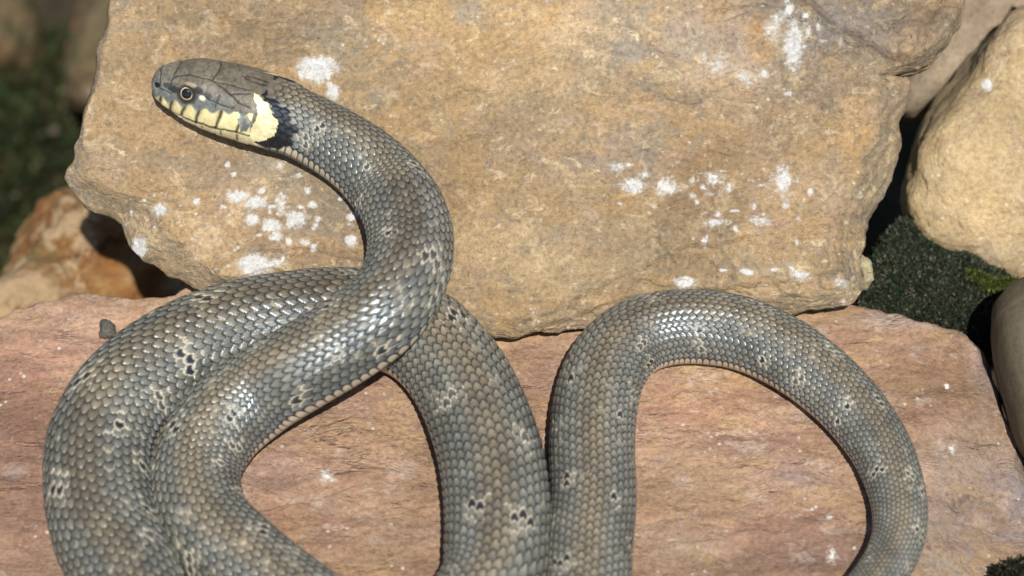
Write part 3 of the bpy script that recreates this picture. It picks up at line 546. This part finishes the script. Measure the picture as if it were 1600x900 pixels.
    # --- head: plates, lip shields, collar, in side coordinates (px along the head, px up), the same on both sides
    hr = int(np.searchsorted(X, 330)); HX = np.repeat(X[:hr, None], NA, 1)
    HY = (0.82 * ver[:hr] - 0.57 * np.abs(lat[:hr])) / K
    wx = HX + 1.1 * fbm(np.stack([HX / 9, HY / 9, th + 0 * HX], -1), 2, 91); wy = HY + 1.1 * fbm(np.stack([HX / 9, HY / 9, th + 5 + 0 * HX], -1), 2, 92)
    side = lambda pts: [((x - 238) * .968 + (y - 125) * .25, (x - 238) * .25 - (y - 125) * .968) for x, y in pts]
    under = (a_ > 2.05) & (HX > -1)
    lipT = np.interp(HX, [0, 13, 34, 59, 91, 120, 160, 178], [-14, -20, -21.5, -21, -22, -17.5, -11, -8]); 
    lipB = np.interp(HX, [0, 15, 38, 76, 118, 157, 185], [-24, -31, -39, -44.5, -46, -43, -43])
    nz = fbm(np.stack([HX / 14, HY / 14, 0 * HX], -1), 3, 95)[..., None]
    hc = c3(.150, .125, .088) * (1 + 0.20 * nz); lowf = sstep(8, -14, HY)[..., None] * sstep(150, 110, HX)[..., None]; hc = hc * (1 - lowf) + c3(.165, .170, .158) * lowf
    hc = hc * (1 - 0.25 * sstep(60, 10, HX)[..., None]) + c3(.045, .05, .048) * sstep(60, 10, HX)[..., None]
    groove = np.zeros(HX.shape)
    for ln in ([(251,98),(256,116),(253,138)], [(290,91),(282,105),(277,122)], [(277,122),(301,117),(338,126)], [(338,126),(350,104)], [(338,126),(368,148),(380,158)], [(350,104),(372,112),(396,128),(418,131)],
               [(338,127),(396,141)], [(253,138),(272,147)], [(277,122),(268,140)], [(322,150),(350,164),(372,170)], [(343,168),(350,150)], [(368,148),(398,146)], [(380,160),(402,168)]):
        d = seg_dist(wx, wy, side(ln)); groove = np.maximum(groove, np.exp(-(d / 1.25) ** 2))
    hc = hc * (1 + 0.35 * fbm(np.stack([HX / 3.5, HY / 3.5, th + 0 * HX], -1), 2, 96)[..., None]) * (1 - 0.68 * groove[..., None])
    lip = (wy < lipT) & (HX < 176); lipc = c3(.76, .66, .34) * (1 + 0.16 * nz)
    seams = np.zeros(HX.shape); hump = np.zeros(HX.shape); sx = [4, 21, 41, 63, 88, 122, 157]
    for k_, x0 in enumerate(sx):
        dd = np.abs(wx - x0 - 0.22 * (HY + 30)); seams = np.maximum(seams, np.exp(-(dd / (2.5 + 0.10 * np.clip(HY - lipT + 22, 0, 30))) ** 2))
    lipc = lipc * (1 - seams[..., None] * .95)
    fadeTop = sstep(0, 5, lipT - wy - 3.5 * np.cos((wx - 10) / 25 * 6.28)); lipc = lipc * (0.85 + 0.3 * h01(np.searchsorted(sx, wx - 0.22 * (HY + 30)).astype(np.int64), np.zeros(HX.shape, np.int64), 5))[..., None]; lipc = lipc * fadeTop[..., None] + c3(.16, .17, .16) * (1 - fadeTop[..., None])
    grey = in_poly(wx, wy, side([(378, 184), (398, 180), (406, 190), (396, 202), (384, 204), (383, 194)]))
    hc = np.where(lip[..., None], lipc, hc); hc = np.where(grey[..., None], c3(.27, .28, .25) * (1 + 0.5 * nz), hc)
    def blob(x, y, rx, ry, colr, hc):
        (a, b), = side([(x, y)]); f = sstep(1.25, 0.8, np.hypot((wx - a) / rx, (wy - b) / ry))[..., None]; return hc * (1 - f) + np.array(colr) * f
    hc = blob(278, 140, 11, 5, (.03, .032, .034), hc); hc = blob(268, 134, 8, 4, (.05, .052, .05), hc); hc = blob(299, 148, 17, 14, (.035, .03, .026), hc); hc = blob(318, 142, 8, 5, (.035, .03, .026), hc); hc = blob(332, 150, 8, 4, (.06, .055, .05), hc)
    hc = blob(324, 154, 5, 4.5, (.62, .60, .44), hc); hc = blob(306, 133, 10, 3, (.30, .25, .16), hc); hc = blob(249, 133, 4.5, 4, (.008, .008, .008), hc)
    rx = HX + 1.9 * fbm(np.stack([HX / 7, HY / 7, th + 0 * HX], -1), 3, 97); ry = HY + 1.9 * fbm(np.stack([HX / 7, HY / 7, th + 9 + 0 * HX], -1), 3, 98)
    yel = in_poly(rx, ry, side([(402, 143), (424, 158), (441, 184), (437, 204), (418, 216), (395, 220), (370, 214), (360, 225), (430, 250), (440, 240), (420, 225), (380, 212), (398, 204), (408, 190), (414, 176)]))
    hc = np.where(yel[..., None], c3(.74, .66, .38) * (1 + 0.2 * nz), hc)
    # the black mark follows whole scales: test it at each scale's own middle
    xc = np.interp(best[:hr] - 0.40, q + wobq, X); vv = np.clip(np.abs(bj[:hr]) / (NR / 2), 0, 1.2); tc = TV * (1.20 - np.sqrt(np.clip(1.44 - 0.80 * vv, 0, None))) / 0.40
    yc = (0.82 * np.interp(xc, X, B) * np.cos(tc) - 0.57 * np.interp(xc, X, A) * np.sin(tc)) / K; kx = (HX > 182) & (a_ < TV)
    BP = side([(420, 138), (446, 158), (472, 192), (468, 208), (447, 224), (424, 226), (404, 217), (433, 208), (442, 186), (432, 163), (414, 146)])
    blk = np.where(kx, in_poly(xc, yc, BP), in_poly(wx, wy, BP)) & ~yel
    jaw = (wy < lipB - 2) & (HX < 185); jc = c3(.60, .50, .28) * (1 - 0.85 * np.exp(-(((wx + 8) % 30 - 15) / 1.8) ** 2)[..., None]); hc = np.where(jaw[..., None], jc, hc)
    mouth = np.exp(-((wy - lipB) / 1.7) ** 2) * (HX < 178); hc = hc * (1 - 0.95 * mouth[..., None])
    vj = under[..., None] & (HX < 230)[..., None]; hc = np.where(vj, c3(.55, .47, .32), hc)
    fd = fade[:hr][..., None]; cc = hc * (1 - fd) + col[:hr] * fd
    cc = np.where((yel & ~under)[..., None], hc, cc); cc = np.where(blk[..., None] & (a_ < 2.3)[..., None], c3(.012, .011, .012), cc)
    col[:hr] = cc
    hd = -0.00030 * groove - 0.00030 * mouth - 0.00016 * seams * lip + 0.00022 * (lip & (HX > 8)) * fadeTop
    (ex, ey), = side([(299, 147)]); er = np.hypot(HX - ex, HY - ey)
    hd = hd + 0.0006 * np.exp(-((HX - ex) / 24) ** 2 - ((HY - ey - 14) / 8) ** 2) - 0.0007 * np.exp(-(er / 9) ** 2) - 0.0006 * np.exp(-(((HX - side([(249, 133)])[0][0]) / 4) ** 2 + ((HY - side([(249, 133)])[0][1]) / 4) ** 2))
    disp[:hr] += hd * (1 - fade[:hr])
    sattr = np.maximum(seam * fade, vl * 0.9 * fade); sattr[:hr] = np.maximum(sattr[:hr], 0.55 * blk); sattr[:hr] = np.maximum(sattr[:hr], 0.45 + 0.4 * groove * (1 - fade[:hr])) * sstep(330, 240, HX) + sattr[:hr] * sstep(240, 330, HX)
    # --- assemble
    lat_n = lat / (A[:, None] ** 2); ver_n = ver / (B[:, None] ** 2); nn = np.hypot(lat_n, ver_n) + 1e-9
    lat2 = lat + disp * lat_n / nn; ver2 = ver + disp * ver_n / nn
    V = C[:, None] + Lt[:, None] * lat2[..., None] + U_[:, None] * ver2[..., None]
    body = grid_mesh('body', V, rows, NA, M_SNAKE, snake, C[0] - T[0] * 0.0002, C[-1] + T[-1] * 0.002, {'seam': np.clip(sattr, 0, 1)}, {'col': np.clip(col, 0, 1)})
    # --- eyes
    cand = np.abs(HX - ex) + np.abs(HY - ey) + np.where(under | (a_ < 0.3), 1e6, 0)
    for sg in (1, -1):
        cd = np.where(np.sign(th) * sg > 0, cand, 1e9); k = np.unravel_index(np.argmin(cd), cd.shape); p = V[k]
        nrm = Lt[k[0]] * lat_n[k] + U_[k[0]] * ver_n[k]; nrm /= np.linalg.norm(nrm); er_ = 15.0 * K
        cpos = p - nrm * er_ * 0.50
        a1 = np.cross(nrm, T[k[0]]); a1 /= np.linalg.norm(a1); a2 = np.cross(nrm, a1)
        ph = np.linspace(0.03, 2.0, 40)[:, None]; az = np.linspace(0, 2 * math.pi, 48, endpoint=False)[None]
        dv = np.cos(ph)[..., None] * nrm + np.sin(ph)[..., None] * (np.cos(az)[..., None] * a1 + np.sin(az)[..., None] * a2)
        ang = np.degrees(ph) + 0 * az; colr = np.zeros(ang.shape + (3,)) + c3(.03, .022, .015)
        ring = np.exp(-((ang - 37) / 4.2) ** 2)[..., None]; colr = colr * (1 - ring) + c3(.68, .55, .34) * ring
        colr = np.where((ang < 31)[..., None], c3(.004, .004, .004), colr)
        grid_mesh('eye', (cpos + dv * er_)[:, ::-1], 40, 48, M_EYE, snake, cpos + nrm * er_, None, None, {'col': colr[:, ::-1]})
build_snake()
